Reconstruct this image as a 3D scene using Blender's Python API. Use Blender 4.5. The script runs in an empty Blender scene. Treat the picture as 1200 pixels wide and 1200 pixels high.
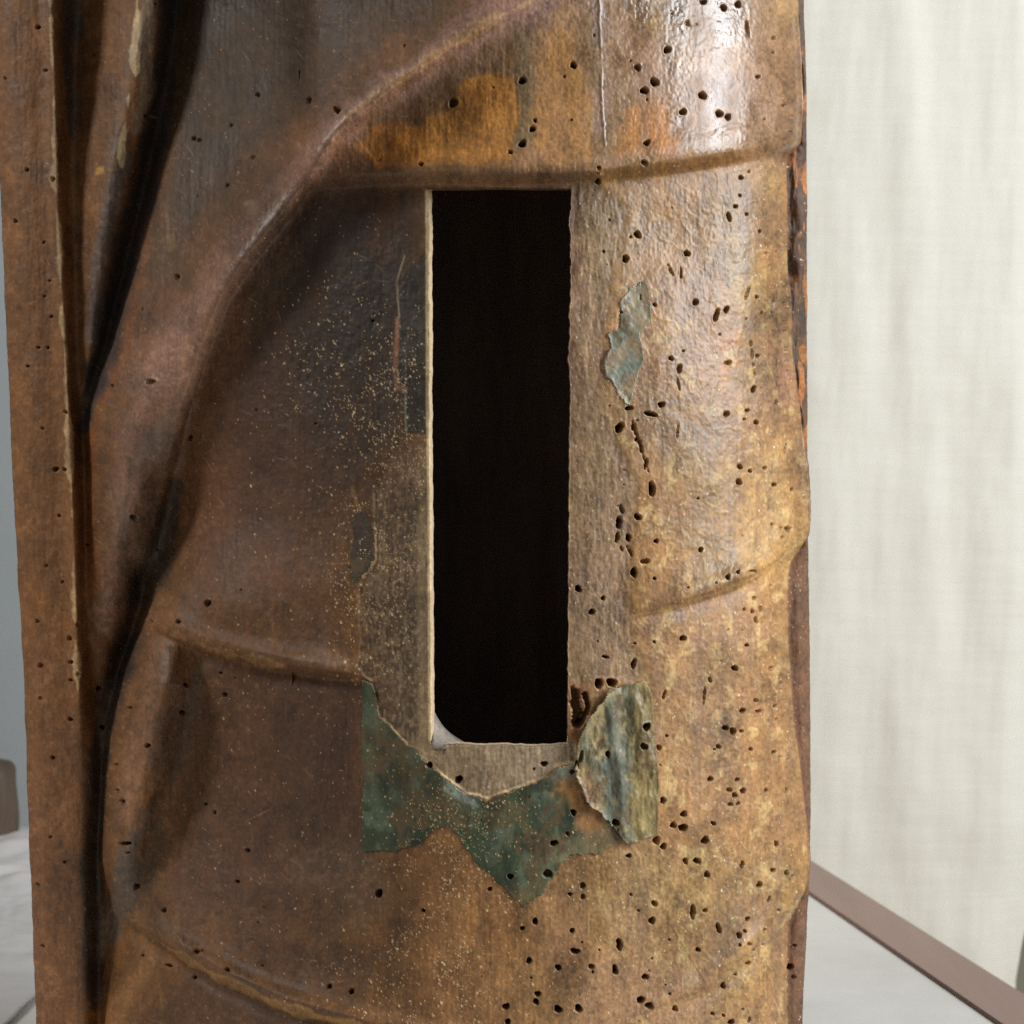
import bpy, math, random
import numpy as np

# ------------------------------------------------------------------ camera, world, lights, exposure
S = 0.00025                 # metres per image pixel; scale guessed from the size of the worm holes
D = 1700.0                  # camera distance from the front of the carving, in image pixels
scene = bpy.context.scene
cam_d = bpy.data.cameras.new('camera'); cam = bpy.data.objects.new('camera', cam_d)
scene.collection.objects.link(cam)
cam.location = (0, -D * S, 0); cam.rotation_euler = (math.radians(90), 0, 0)
cam_d.sensor_width = 36; cam_d.lens = 36 * D / 1200
cam_d.clip_start = 0.01; cam_d.clip_end = 50
cam_d.dof.use_dof = True; cam_d.dof.focus_distance = (D + 70) * S; cam_d.dof.aperture_fstop = 26
scene.camera = cam

world = bpy.data.worlds.new('World'); scene.world = world; world.use_nodes = True
wb = world.node_tree.nodes['Background']
wb.inputs[0].default_value = (0.94, 0.97, 1.0, 1); wb.inputs[1].default_value = 0.19

def area_light(name, loc, target, sx, sy, power, color):
    l = bpy.data.lights.new(name, 'AREA'); l.shape = 'RECTANGLE'; l.size = sx; l.size_y = sy
    l.energy = power; l.color = color
    o = bpy.data.objects.new(name, l); scene.collection.objects.link(o)
    o.location = loc
    from mathutils import Vector
    o.rotation_euler = (Vector(target) - Vector(loc)).to_track_quat('-Z', 'Y').to_euler()
    return o
area_light('window_light', (1.35, -0.42, 0.55), (0.0, 0.05, 0.0), 0.6, 0.9, 34, (0.90, 0.95, 1.0))
area_light('far_window_light', (-1.35, -0.42, 0.95), (-0.1, 0.05, 0.0), 0.4, 0.6, 12.5, (1.0, 0.96, 0.91))

vs = scene.view_settings
vs.view_transform = 'Standard'; vs.look = 'None'; vs.gamma = 1; vs.exposure = 0.0; vs.use_curve_mapping = False
scene.render.engine = 'CYCLES'
scene.cycles.use_denoising = False
scene.cycles.max_bounces = 6

# ------------------------------------------------------------------ helpers
def lin(c):
    c = np.asarray(c, float) / 255.0
    return np.where(c <= 0.04045, c / 12.92, ((c + 0.055) / 1.055) ** 2.4)

_tabs = {}
def vnoise(x, y, seed):
    if seed not in _tabs: _tabs[seed] = np.random.RandomState(seed).rand(256, 256).astype(np.float32)
    T = _tabs[seed]
    xi = np.floor(x).astype(np.int32); yi = np.floor(y).astype(np.int32)
    fx = (x - xi).astype(np.float32); fy = (y - yi).astype(np.float32)
    fx = fx * fx * fx * (fx * (fx * 6 - 15) + 10); fy = fy * fy * fy * (fy * (fy * 6 - 15) + 10)
    x0 = xi & 255; x1 = (xi + 1) & 255; y0 = yi & 255; y1 = (yi + 1) & 255
    a = T[y0, x0]; b = T[y0, x1]; c = T[y1, x0]; d = T[y1, x1]
    return (a + (b - a) * fx) * (1 - fy) + (c + (d - c) * fx) * fy
def fbm(u, v, su, sv, seed, octv=4, gain=0.5):
    o = np.zeros(u.shape, np.float32); amp = 1.0; tot = 0.0; f = 1.0
    for k in range(octv):
        o += amp * (vnoise(u * f / su + 17.3 * k, v * f / sv + 9.1 * k, seed + k) - 0.5)
        tot += amp; amp *= gain; f *= 2.03
    return o / tot * 2            # about -1..1, mostly within +-0.5
def smooth(x, a, b):
    t = np.clip((x - a) / (b - a), 0, 1); return t * t * (3 - 2 * t)

def pchip(xk, yk, xq):
    xk = np.asarray(xk, float); yk = np.asarray(yk, float)
    h = np.diff(xk); dl = np.diff(yk) / h
    m = np.zeros_like(yk); m[0] = dl[0]; m[-1] = dl[-1]
    w1 = 2 * h[1:] + h[:-1]; w2 = h[1:] + 2 * h[:-1]
    ok = dl[:-1] * dl[1:] > 0
    with np.errstate(divide='ignore', invalid='ignore'):
        mm = (w1 + w2) / (w1 / dl[:-1] + w2 / dl[1:])
    m[1:-1] = np.where(ok, mm, 0)
    i = np.clip(np.searchsorted(xk, xq) - 1, 0, len(h) - 1)
    t = (xq - xk[i]) / h[i]; t = np.clip(t, 0, 1)
    return ((2*t**3 - 3*t**2 + 1) * yk[i] + (t**3 - 2*t**2 + t) * h[i] * m[i]
            + (-2*t**3 + 3*t**2) * yk[i+1] + (t**3 - t**2) * h[i] * m[i+1])

def line_dist(U, V, pts, reach):
    """distance, side (+ to the right of travel on the page), arc parameter in 0..n-1, for points within reach; else inf"""
    pts = np.asarray(pts, float)
    d = np.full(U.shape, 1e9, np.float32); sd = np.zeros(U.shape, np.float32); tt = np.zeros(U.shape, np.float32)
    for k in range(len(pts) - 1):
        a = pts[k]; b = pts[k + 1]
        lo = np.minimum(a, b) - reach; hi = np.maximum(a, b) + reach
        m = (U > lo[0]) & (U < hi[0]) & (V > lo[1]) & (V < hi[1])
        if not m.any(): continue
        u = U[m]; v = V[m]; e = b - a; L2 = e @ e
        t0 = ((u - a[0]) * e[0] + (v - a[1]) * e[1]) / L2
        t = np.clip(t0, 0, 1)
        du = u - a[0] - t * e[0]; dv = v - a[1] - t * e[1]
        dd = np.sqrt(du * du + dv * dv)
        s = np.sign(e[0] * dv - e[1] * du)
        better = dd < d[m]
        idx = np.flatnonzero(m)[better] if U.ndim == 1 else None
        if idx is None:
            mi = np.where(m); sel = tuple(x[better] for x in mi)
        else: sel = idx
        d[sel] = dd[better]; sd[sel] = s[better]; tt[sel] = (k + t)[better]
    return d, sd, tt
def along(tt, vals): return np.interp(tt, np.arange(len(vals)), vals)

def poly_sd(U, V, pts):
    """signed distance to a closed polygon, positive inside"""
    P = np.asarray(pts, float)
    d = np.full(U.shape, 1e9); ins = np.zeros(U.shape, bool)
    for k in range(len(P)):
        a = P[k]; b = P[(k + 1) % len(P)]; e = b - a
        t = np.clip(((U - a[0]) * e[0] + (V - a[1]) * e[1]) / (e @ e + 1e-9), 0, 1)
        d = np.minimum(d, (U - a[0] - t * e[0])**2 + (V - a[1] - t * e[1])**2)
        c = ((a[1] > V) != (b[1] > V))
        with np.errstate(divide='ignore', invalid='ignore'):
            xx = (b[0] - a[0]) * (V - a[1]) / (b[1] - a[1] + 1e-12) + a[0]
        ins ^= c & (U < xx)
    d = np.sqrt(d)
    return np.where(ins, d, -d)

def mesh_from(name, co, faces, mat, parent=None, smooth_shade=True):
    me = bpy.data.meshes.new(name)
    co = np.asarray(co, np.float32).reshape(-1, 3); faces = np.asarray(faces, np.int32).reshape(-1, 4)
    me.vertices.add(len(co)); me.vertices.foreach_set('co', co.ravel())
    me.loops.add(faces.size); me.loops.foreach_set('vertex_index', faces.ravel())
    me.polygons.add(len(faces))
    me.polygons.foreach_set('loop_start', np.arange(0, faces.size, 4, dtype=np.int32))
    me.update(calc_edges=True); me.validate()
    if smooth_shade: me.polygons.foreach_set('use_smooth', np.ones(len(me.polygons), bool))
    me.materials.append(mat)
    o = bpy.data.objects.new(name, me); scene.collection.objects.link(o)
    if parent: o.parent = parent
    return o
def set_attr(me, name, typ, arr):
    a = me.attributes.new(name, typ, 'POINT')
    a.data.foreach_set('color' if 'COLOR' in typ else 'value', np.ascontiguousarray(arr, np.float32).ravel())
def box(name, lo, hi, mat, parent=None, bev=0.002):
    import bmesh
    bm = bmesh.new(); bmesh.ops.create_cube(bm, size=1)
    for v in bm.verts: v.co = [lo[i] + (v.co[i] + 0.5) * (hi[i] - lo[i]) for i in range(3)]
    if bev: bmesh.ops.bevel(bm, geom=bm.edges[:], offset=bev, segments=2, affect='EDGES')
    me = bpy.data.meshes.new(name); bm.to_mesh(me); bm.free(); me.materials.append(mat)
    o = bpy.data.objects.new(name, me); scene.collection.objects.link(o)
    if parent: o.parent = parent
    return o
def empty(name, loc, label, cat):
    o = bpy.data.objects.new(name, None); o.empty_display_size = 0.02; scene.collection.objects.link(o)
    o.location = loc; o['label'] = label; o['category'] = cat
    return o
def grid_faces(nr, nc, keep=None):
    i, j = np.meshgrid(np.arange(nr - 1), np.arange(nc - 1), indexing='ij')
    a = i * nc + j
    f = np.stack([a, a + nc, a + nc + 1, a + 1], -1)
    return f[keep] if keep is not None else f.reshape(-1, 4)

# ------------------------------------------------------------------ materials
def new_mat(name):
    m = bpy.data.materials.new(name); m.use_nodes = True
    nt = m.node_tree; return m, nt, nt.nodes['Principled BSDF']
def nd(nt, typ, **kw):
    n = nt.nodes.new(typ)
    for k, v in kw.items(): setattr(n, k, v)
    return n
def noise_node(nt, vec, scale, detail=5, rough=0.6, dist=0):
    n = nd(nt, 'ShaderNodeTexNoise'); n.inputs['Scale'].default_value = scale
    n.inputs['Detail'].default_value = detail; n.inputs['Roughness'].default_value = rough
    n.inputs['Distortion'].default_value = dist
    nt.links.new(vec, n.inputs['Vector']); return n
def ramp(nt, fac, stops):
    r = nd(nt, 'ShaderNodeValToRGB'); e = r.color_ramp.elements
    while len(e) < len(stops): e.new(0.5)
    for k, (p, c) in enumerate(stops):
        e[k].position = p; e[k].color = (c, c, c, 1) if isinstance(c, (int, float)) else (*c, 1)
    nt.links.new(fac, r.inputs[0]); return r
def mapped(nt, sc):
    tc = nd(nt, 'ShaderNodeTexCoord'); mp = nd(nt, 'ShaderNodeMapping'); mp.inputs['Scale'].default_value = sc
    nt.links.new(tc.outputs['Object'], mp.inputs['Vector']); return mp.outputs[0]
def mixc(nt, blend, fac, a, b):
    m = nd(nt, 'ShaderNodeMix', data_type='RGBA', blend_type=blend)
    if isinstance(fac, (int, float)): m.inputs[0].default_value = fac
    else: nt.links.new(fac, m.inputs[0])
    for s, x in ((6, a), (7, b)):
        if isinstance(x, tuple): m.inputs[s].default_value = (*x, 1)
        else: nt.links.new(x, m.inputs[s])
    return m.outputs[2]
def bump(nt, height, strength, dist, normal=None):
    b = nd(nt, 'ShaderNodeBump'); b.inputs['Strength'].default_value = strength; b.inputs['Distance'].default_value = dist
    nt.links.new(height, b.inputs['Height'])
    if normal: nt.links.new(normal, b.inputs['Normal'])
    return b.outputs[0]

def carved_material(name, bump_k=1.0):
    m, nt, p = new_mat(name)
    at = nd(nt, 'ShaderNodeAttribute', attribute_name='Tint'); ar = nd(nt, 'ShaderNodeAttribute', attribute_name='Rough')
    fine = noise_node(nt, mapped(nt, (1, 1, 1)), 900, 4, 0.65)
    grain = noise_node(nt, mapped(nt, (1, 1, 0.12)), 700, 5, 0.6)
    var = ramp(nt, fine.outputs[0], [(0.25, 0.66), (0.75, 1.28)])
    var2 = ramp(nt, grain.outputs[0], [(0.28, 0.72), (0.72, 1.24)])
    c = mixc(nt, 'MULTIPLY', 0.75, at.outputs['Color'], var.outputs[0])
    c = mixc(nt, 'MULTIPLY', 0.4, c, var2.outputs[0])
    nt.links.new(c, p.inputs['Base Color'])
    r = nd(nt, 'ShaderNodeMath', operation='MULTIPLY_ADD')
    nt.links.new(fine.outputs[0], r.inputs[0]); r.inputs[1].default_value = 0.28
    rs = nd(nt, 'ShaderNodeMath', operation='SUBTRACT'); nt.links.new(ar.outputs['Fac'], rs.inputs[0]); rs.inputs[1].default_value = 0.14
    nt.links.new(rs.outputs[0], r.inputs[2]); nt.links.new(r.outputs[0], p.inputs['Roughness'])
    n1 = bump(nt, grain.outputs[0], 0.3 * bump_k, 0.0005)
    n2 = bump(nt, fine.outputs[0], 0.4 * bump_k, 0.0004, n1)
    for b_, kk in ((n1, 0.22), (n2, 0.26)):          # smooth varnish carries less relief than bare wood
        mr = nd(nt, 'ShaderNodeMapRange'); nt.links.new(ar.outputs['Fac'], mr.inputs['Value'])
        for q, vv in zip(('From Min', 'From Max', 'To Min', 'To Max'), (0.24, 0.75, 0.05 * bump_k, kk * bump_k)): mr.inputs[q].default_value = vv
        nt.links.new(mr.outputs[0], b_.node.inputs['Strength'])
    nt.links.new(n2, p.inputs['Normal'])
    return m
mat_body = carved_material('aged_painted_wood')
mat_patch = carved_material('old_green_paint', 0.8)

def plain_mat(name, col, rough, sc=(1, 1, 1), nscale=60, amount=0.25, bstr=0.15, bdist=0.001):
    m, nt, p = new_mat(name)
    n = noise_node(nt, mapped(nt, sc), nscale, 6, 0.6)
    v = ramp(nt, n.outputs[0], [(0.25, 1 - amount), (0.75, 1 + amount * 0.6)])
    nt.links.new(mixc(nt, 'MULTIPLY', 1.0, tuple(col), v.outputs[0]), p.inputs['Base Color'])
    p.inputs['Roughness'].default_value = rough
    nt.links.new(bump(nt, n.outputs[0], bstr, bdist), p.inputs['Normal'])
    return m
mat_cavity = plain_mat('dark_hollowed_wood', lin((118, 96, 84)), 0.85, (1, 1, 0.2), 120, 0.4, 0.5, 0.002)
mat_wall = plain_mat('blue_grey_plaster', lin((222, 230, 235)), 0.8, nscale=3, amount=0.06)
mat_floor = plain_mat('beige_floor', lin((200, 186, 160)), 0.7, nscale=4, amount=0.08)
mat_strip = plain_mat('brown_edge_strip', lin((158, 130, 116)), 0.5, (1, 0.15, 1), 40, 0.12, 0.1)
mat_leg = plain_mat('table_leg_wood', lin((120, 92, 74)), 0.6, (1, 1, 0.1), 60)
mat_sheet = plain_mat('crumpled_plastic', lin((204, 200, 196)), 0.35, nscale=30, amount=0.12)
mat_block = plain_mat('brown_block_wood', lin((84, 68, 54)), 0.7, (1, 1, 0.3), 40, 0.45, 0.4, 0.004)

def top_material():
    m, nt, p = new_mat('worn_white_table_paint')
    n = noise_node(nt, mapped(nt, (1, 1, 1)), 9, 6, 0.6); sp = noise_node(nt, mapped(nt, (1, 1, 1)), 55, 5, 0.7)
    a = ramp(nt, n.outputs[0], [(0.3, tuple(lin((210, 205, 195)))), (0.7, tuple(lin((230, 225, 215))))])
    s = ramp(nt, sp.outputs[0], [(0.25, 0.92), (0.5, 1.0)])
    nt.links.new(mixc(nt, 'MULTIPLY', 0.5, a.outputs[0], s.outputs[0]), p.inputs['Base Color'])
    p.inputs['Roughness'].default_value = 0.5
    nt.links.new(bump(nt, sp.outputs[0], 0.1, 0.0008), p.inputs['Normal'])
    return m
mat_top = top_material()

def cloth_material():
    m, nt, p = new_mat('white_woven_cotton')
    mp = mapped(nt, (1, 1, 1))
    wx = nd(nt, 'ShaderNodeTexWave', wave_type='BANDS', bands_direction='X'); wz = nd(nt, 'ShaderNodeTexWave', wave_type='BANDS', bands_direction='Z')
    for w in (wx, wz):
        w.inputs['Scale'].default_value = 190; w.inputs['Distortion'].default_value = 1.5; w.inputs['Detail'].default_value = 2
        w.inputs['Detail Scale'].default_value = 2; nt.links.new(mp, w.inputs['Vector'])
    ad = nd(nt, 'ShaderNodeMath', operation='ADD'); nt.links.new(wx.outputs['Fac'], ad.inputs[0]); nt.links.new(wz.outputs['Fac'], ad.inputs[1])
    slub_h = noise_node(nt, mapped(nt, (14, 1, 240)), 1, 4, 0.6); slub_v = noise_node(nt, mapped(nt, (240, 1, 14)), 1, 4, 0.6)
    c1 = ramp(nt, slub_h.outputs[0], [(0.3, 0.97), (0.7, 1.01)]); c2 = ramp(nt, slub_v.outputs[0], [(0.3, 0.98), (0.7, 1.01)])
    c = mixc(nt, 'MULTIPLY', 1, tuple(lin((222, 217, 204))), c1.outputs[0]); c = mixc(nt, 'MULTIPLY', 1, c, c2.outputs[0])
    nt.links.new(c, p.inputs['Base Color']); p.inputs['Roughness'].default_value = 0.9
    p.inputs['Specular IOR Level'].default_value = 0.2
    n1 = bump(nt, ad.outputs[0], 0.25, 0.0006); n2 = bump(nt, slub_h.outputs[0], 0.25, 0.001, n1)
    nt.links.new(n2, p.inputs['Normal'])
    return m
mat_cloth = cloth_material()

# ------------------------------------------------------------------ setting: wall, floor, table, cloth
TZ = -900 * S                                 # table top
def Y(d): return (d - D) * S                  # a distance from the camera as world y
box('wall', (-4.0, Y(13000), -3700 * S), (4.0, Y(13000) + 0.1, 2.2), mat_wall, bev=0)['kind'] = 'structure'
box('floor', (-4.0, -1.6, -3700 * S - 0.05), (4.0, Y(13000) - 0.002, -3700 * S), mat_floor, bev=0)['kind'] = 'structure'

def prism(name, quad, z0, z1, mat, parent, bev=0.001):
    import bmesh
    bm = bmesh.new(); lo = [bm.verts.new((x, y, z0)) for x, y in quad]; hi = [bm.verts.new((x, y, z1)) for x, y in quad]
    n = len(quad)
    bm.faces.new(lo[::-1]); bm.faces.new(hi)
    for i in range(n): bm.faces.new([lo[i], lo[(i+1) % n], hi[(i+1) % n], hi[i]])
    bmesh.ops.recalc_face_normals(bm, faces=bm.faces)
    if bev: bmesh.ops.bevel(bm, geom=bm.edges[:], offset=bev, segments=2, affect='EDGES')
    me = bpy.data.meshes.new(name); bm.to_mesh(me); bm.free(); me.materials.append(mat)
    o = bpy.data.objects.new(name, me); scene.collection.objects.link(o); o.parent = parent
    return o
def edge_x(d, w=0): return (951 - 183 / 1038 * (d - 2694) - w) * S     # outer right edge of the table
W = 124
table = empty('table', (0, 0, 0), 'white topped table with brown wooden edge, carrying the carved wooden statue', 'table')
dn, df = 900, 4150
prism('table_top', [(-2300*S, Y(dn)), (edge_x(dn, W + 1), Y(dn)), (edge_x(df, W + 1), Y(df)), (-2300*S, Y(df))], TZ - 0.03, TZ, mat_top, table)
prism('edge_strip', [(edge_x(dn, W), Y(dn)), (edge_x(dn), Y(dn)), (edge_x(df), Y(df)), (edge_x(df, W), Y(df))], TZ - 0.032, TZ + 0.0015, mat_strip, table, 0.0006)
for (lx, ld) in ((-2150, 1100), (900, 1100), (-2150, 3950), (480, 3950)):
    box('leg', (lx*S - 0.025, Y(ld) - 0.025, -3700*S), (lx*S + 0.025, Y(ld) + 0.025, TZ - 0.033), mat_leg, table, 0.003)

# hanging white cloth
nu, nv = 420, 420
gx, gz = np.meshgrid(np.linspace(300, 1700, nu), np.linspace(1900, -2300, nv))
right = np.interp(gz, [-2300, -1494, -1380, -1298, -1000, 0, 1900], [1590, 1610, 1630, 1652, 1700, 1740, 1760])
cx = 300 + (gx - 300) / 1400 * (right - 300)
f = fbm(cx + gz * 0.05, gz, 210, 1500, 900, 2) * 24 + fbm(cx - gz * 0.10, gz, 90, 420, 910, 3) * 4 + fbm(cx, gz, 240, 240, 920, 3) * 7
f += 5 * np.sin((cx + gz * 0.05) / 46 + 2 * fbm(cx, gz, 500, 700, 930, 2)) * smooth(gz, 300, -1300) * 0.6
f -= 40 * smooth(cx, right - 160, right)
co = np.stack([cx * S, Y(4600) - f * S, gz * S], -1)
cl = mesh_from('hanging_cloth', co, grid_faces(nv, nu), mat_cloth)
sm = cl.modifiers.new('thickness', 'SOLIDIFY'); sm.thickness = 0.0012
cl['label'] = 'white woven cloth hanging in soft folds behind the statue'; cl['category'] = 'cloth'

# crumpled sheet on the left of the table
nu, nv = 160, 160
gx, gd = np.meshgrid(np.linspace(-2150, -880, nu), np.linspace(2300, 3900, nv))
gd2 = gd - smooth(gd, 3300, 3900) * (gx + 1400) * -0.35
hh = 8 + 20 * np.abs(fbm(gx + 0.4 * gd, gd, 170, 190, 940, 4)) + 30 * smooth(fbm(gx, gd, 420, 300, 950, 3), -0.1, 0.5)
hh = hh * np.minimum(1, 0.35 + (np.minimum(gx + 2150, -880 - gx)) / 200)
co = np.stack([gx * S, Y(gd2), TZ + (hh + 3) * S], -1)
sh = mesh_from('plastic_sheet', co, grid_faces(nv, nu)[:, ::-1], mat_sheet)
sh.modifiers.new('thickness', 'SOLIDIFY').thickness = 0.0004
sh['label'] = 'crumpled greyish white sheet lying on the table left of the statue'; sh['category'] = 'sheet'

# rounded wooden block behind the sheet
def block():
    nz, na = 40, 64
    co = []
    for k in range(nz):
        t = k / (nz - 1); z = t * 205
        inset = 0 if z < 170 else 34 * (1 - math.sqrt(max(0, 1 - ((z - 170) / 35) ** 2)))
        for a in range(na):
            th = 2 * math.pi * a / na; ct, st = math.cos(th), math.sin(th)
            e = 0.55; x = abs(ct) ** e * math.copysign(1, ct); y = abs(st) ** e * math.copysign(1, st)
            w = 1 + 0.03 * math.sin(3 * th + z / 40) + 0.02 * math.sin(7 * th)
            co.append((x * (150 - inset) * w * S, y * (80 - inset * 0.8) * w * S, z * S))
    n = len(co); co.append((0, 0, 205 * S)); co.append((0, 0, 0))
    fc = []
    for k in range(nz - 1):
        for a in range(na): fc.append((k*na + a, k*na + (a+1) % na, (k+1)*na + (a+1) % na, (k+1)*na + a))
    me = bpy.data.meshes.new('wood_block')
    fc += [((nz-1)*na + a, (nz-1)*na + (a+1) % na, n) for a in range(na)] + [((a+1) % na, a, n + 1) for a in range(na)]
    me.from_pydata(co, [], fc); me.update(); me.polygons.foreach_set('use_smooth', np.ones(len(me.polygons), bool))
    me.materials.append(mat_block)
    o = bpy.data.objects.new('wood_block', me); scene.collection.objects.link(o)
    o['label'] = 'dark brown rounded wooden block standing behind the crumpled sheet'; o['category'] = 'block'
    return o
wbk = block(); wbk.location = (-1540 * S, Y(4040), TZ); wbk.rotation_euler.z = 0.06

# ------------------------------------------------------------------ the carved statue: shape
VR = [-300, 0, 50, 100, 200, 300, 400, 500, 600, 700, 800, 900, 1000, 1100, 1200, 1500]
def row(vals): return lambda v: pchip(VR, vals, v)
def pts(*p):
    a = np.array(p, float); return lambda v: pchip(a[:, 0], a[:, 1], v)
L_edge = pts((-300, -22), (0, -9), (240, 1), (400, 8), (600, 17), (800, 28), (1000, 35), (1200, 43), (1500, 55))
crest1 = row([56, 57, 58, 60, 62, 67, 72, 77, 82, 85, 88, 93, 94, 96, 97, 98])
R1 = pts((-300, 930), (0, 934), (120, 940), (165, 938), (188, 921), (300, 922), (420, 928), (500, 938), (550, 945), (600, 947.5), (625, 946), (645, 935), (662, 924), (700, 921),
         (850, 930), (900, 937), (950, 942), (1000, 947), (1030, 945.5), (1060, 934), (1085, 922), (1200, 921), (1500, 921))
R2a = pts((-300, 941), (0, 942), (100, 945), (500, 946), (700, 948), (900, 950), (1000, 949), (1100, 945), (1200, 940), (1500, 936))
def R2(v): return np.maximum(R2a(v), R1(v) + 2.5)
c1 = crest1
l5u = row([92, 88, 85, 83, 82, 85, 87, 89.5, 94, 97, 100, 105, 106, 108, 109, 110]); l5h = row([-360, -360, -360, -352, -330, -320, -325, -335, -340, -325, -322, -312, -330, -338, -338, -338])
l6u = row([172, 170, 162, 153, 131, 114, 103, 93, 97, 100, 103, 108.5, 109.5, 111.5, 112, 113]); l6h = row([-262, -262, -262, -264, -268, -280, -300, -335, -340, -320, -325, -322, -338, -342, -340, -340])
l7u = row([205, 200, 196, 189, 170, 147, 122, 97.5, 100, 104, 108, 112, 112.5, 114.5, 115, 116]); l7h = row([-330, -330, -330, -332, -345, -350, -350, -345, -340, -316, -335, -338, -345, -345, -342, -342])
l8u = row([228, 226, 222, 215, 190, 167, 141, 109, 130, 165, 136, 122, 117, 135, 117.5, 118]); l8h = row([-306, -306, -304, -300, -285, -272, -268, -268, -262, -330, -335, -340, -345, -330, -338, -338])
l8bu = row([300, 300, 290, 280, 250, 222, 200, 170, 200, 183, 148, 131, 124.5, 153, 124, 124]); l8bh = row([-220, -220, -220, -218, -215, -222, -225, -235, -240, -235, -250, -255, -265, -268, -285, -285])
l9u = row([330, 330, 330, 330, 325, 300, 280, 262, 265, 255, 235, 225, 225, 232, 222, 220]); l9h = row([-170, -170, -170, -165, -145, -135, -140, -150, -152, -142, -200, -212, -200, -182, -200, -200])

bw = row([.62, .62, .62, .6, .5, .35, .3, .3, .3, .3, .3, .3, .3, .3, .3, .3])
def macro_row(v, u):
    L = L_edge(v); c = c1(v); r1 = R1(v); r2 = R2(v); w = r2 - r1
    k = smooth(v, 750, 950)
    us = [L, L + 7, (L + c) / 2, c - 7, c, c + 5, l5u(v), l6u(v), l6u(v) + bw(v) * (l7u(v) - l6u(v)), l7u(v), l8u(v), l8bu(v), l9u(v),
          375, 440, 510, 600, 670, 760, 840, 895, r1 - 7, r1, r1 + 0.12 * w, r1 + 0.5 * w, r1 + 0.85 * w, r2]
    hs = [-350, -326, -312, -306, -292 - 14 * k, -300 - 10 * k, l5h(v), l6h(v), l6h(v) - 7, l7h(v), l8h(v), l8bh(v), l9h(v),
          -72, -36, -11, 0, -3, -26, -70, -124, -205, -268, -268 - 12 * smooth(w, 4, 12), -270 - 14 * smooth(w, 4, 12), -282 - 20 * smooth(w, 4, 12), -340]
    return pchip(us, hs, u)

F1 = [(760, -95), (620, -2), (560, 32), (500, 70), (450, 105), (400, 142), (345, 200), (300, 262), (258, 322), (222, 375), (188, 430), (163, 500), (148, 570), (138, 640), (126, 720)]
G1 = [(236, 470), (214, 540), (196, 600), (187, 645), (166, 708), (140, 790), (120, 860)]
ROLL = [(200, 740), (192, 800), (172, 880), (152, 960), (144, 1030), (150, 1070)]
STEPS = [  # polyline, amplitude along it, how far back it fades, lip width; the proud side is on the left of travel (upper side when drawn left to right)
    ([(330, 222), (400, 213), (500, 209), (600, 210), (690, 208), (750, 201), (830, 190), (880, 181), (928, 173), (940, 171)], [0, 12, 22, 25, 25, 24, 24, 22, 14, 0], 90, 9),
    ([(738, 722), (770, 715), (800, 706), (850, 691), (880, 678), (915, 656), (942, 628)], [0, 10, 20, 26, 28, 24, 0], 48, 5),
    ([(700, 1215), (740, 1197), (830, 1158), (880, 1118), (915, 1086), (940, 1045), (948, 1010)], [3, 6, 16, 24, 27, 22, 0], 48, 5),
    ([(165, 728), (195, 742), (240, 761), (320, 781), (380, 790), (430, 796)], [0, 40, 58, 54, 36, 0], 80, 5.5),
    ([(120, 1060), (160, 1087), (200, 1114), (260, 1150), (330, 1181), (420, 1206), (560, 1232)], [0, 26, 52, 60, 58, 46, 0], 85, 5.5),
    ([(178, 640), (190, 590), (203, 540), (217, 480), (240, 410), (264, 350), (297, 300), (338, 250), (400, 160), (470, 102), (560, 40), (640, -5)], [0, 12, 22, 28, 31, 32, 32, 30, 22, 16, 10, 4], 50, 6.5),
    ([(112, 1215), (130, 1160), (150, 1110), (165, 1080)], [0, 10, 10, 0], 40, 5),
]
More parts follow.
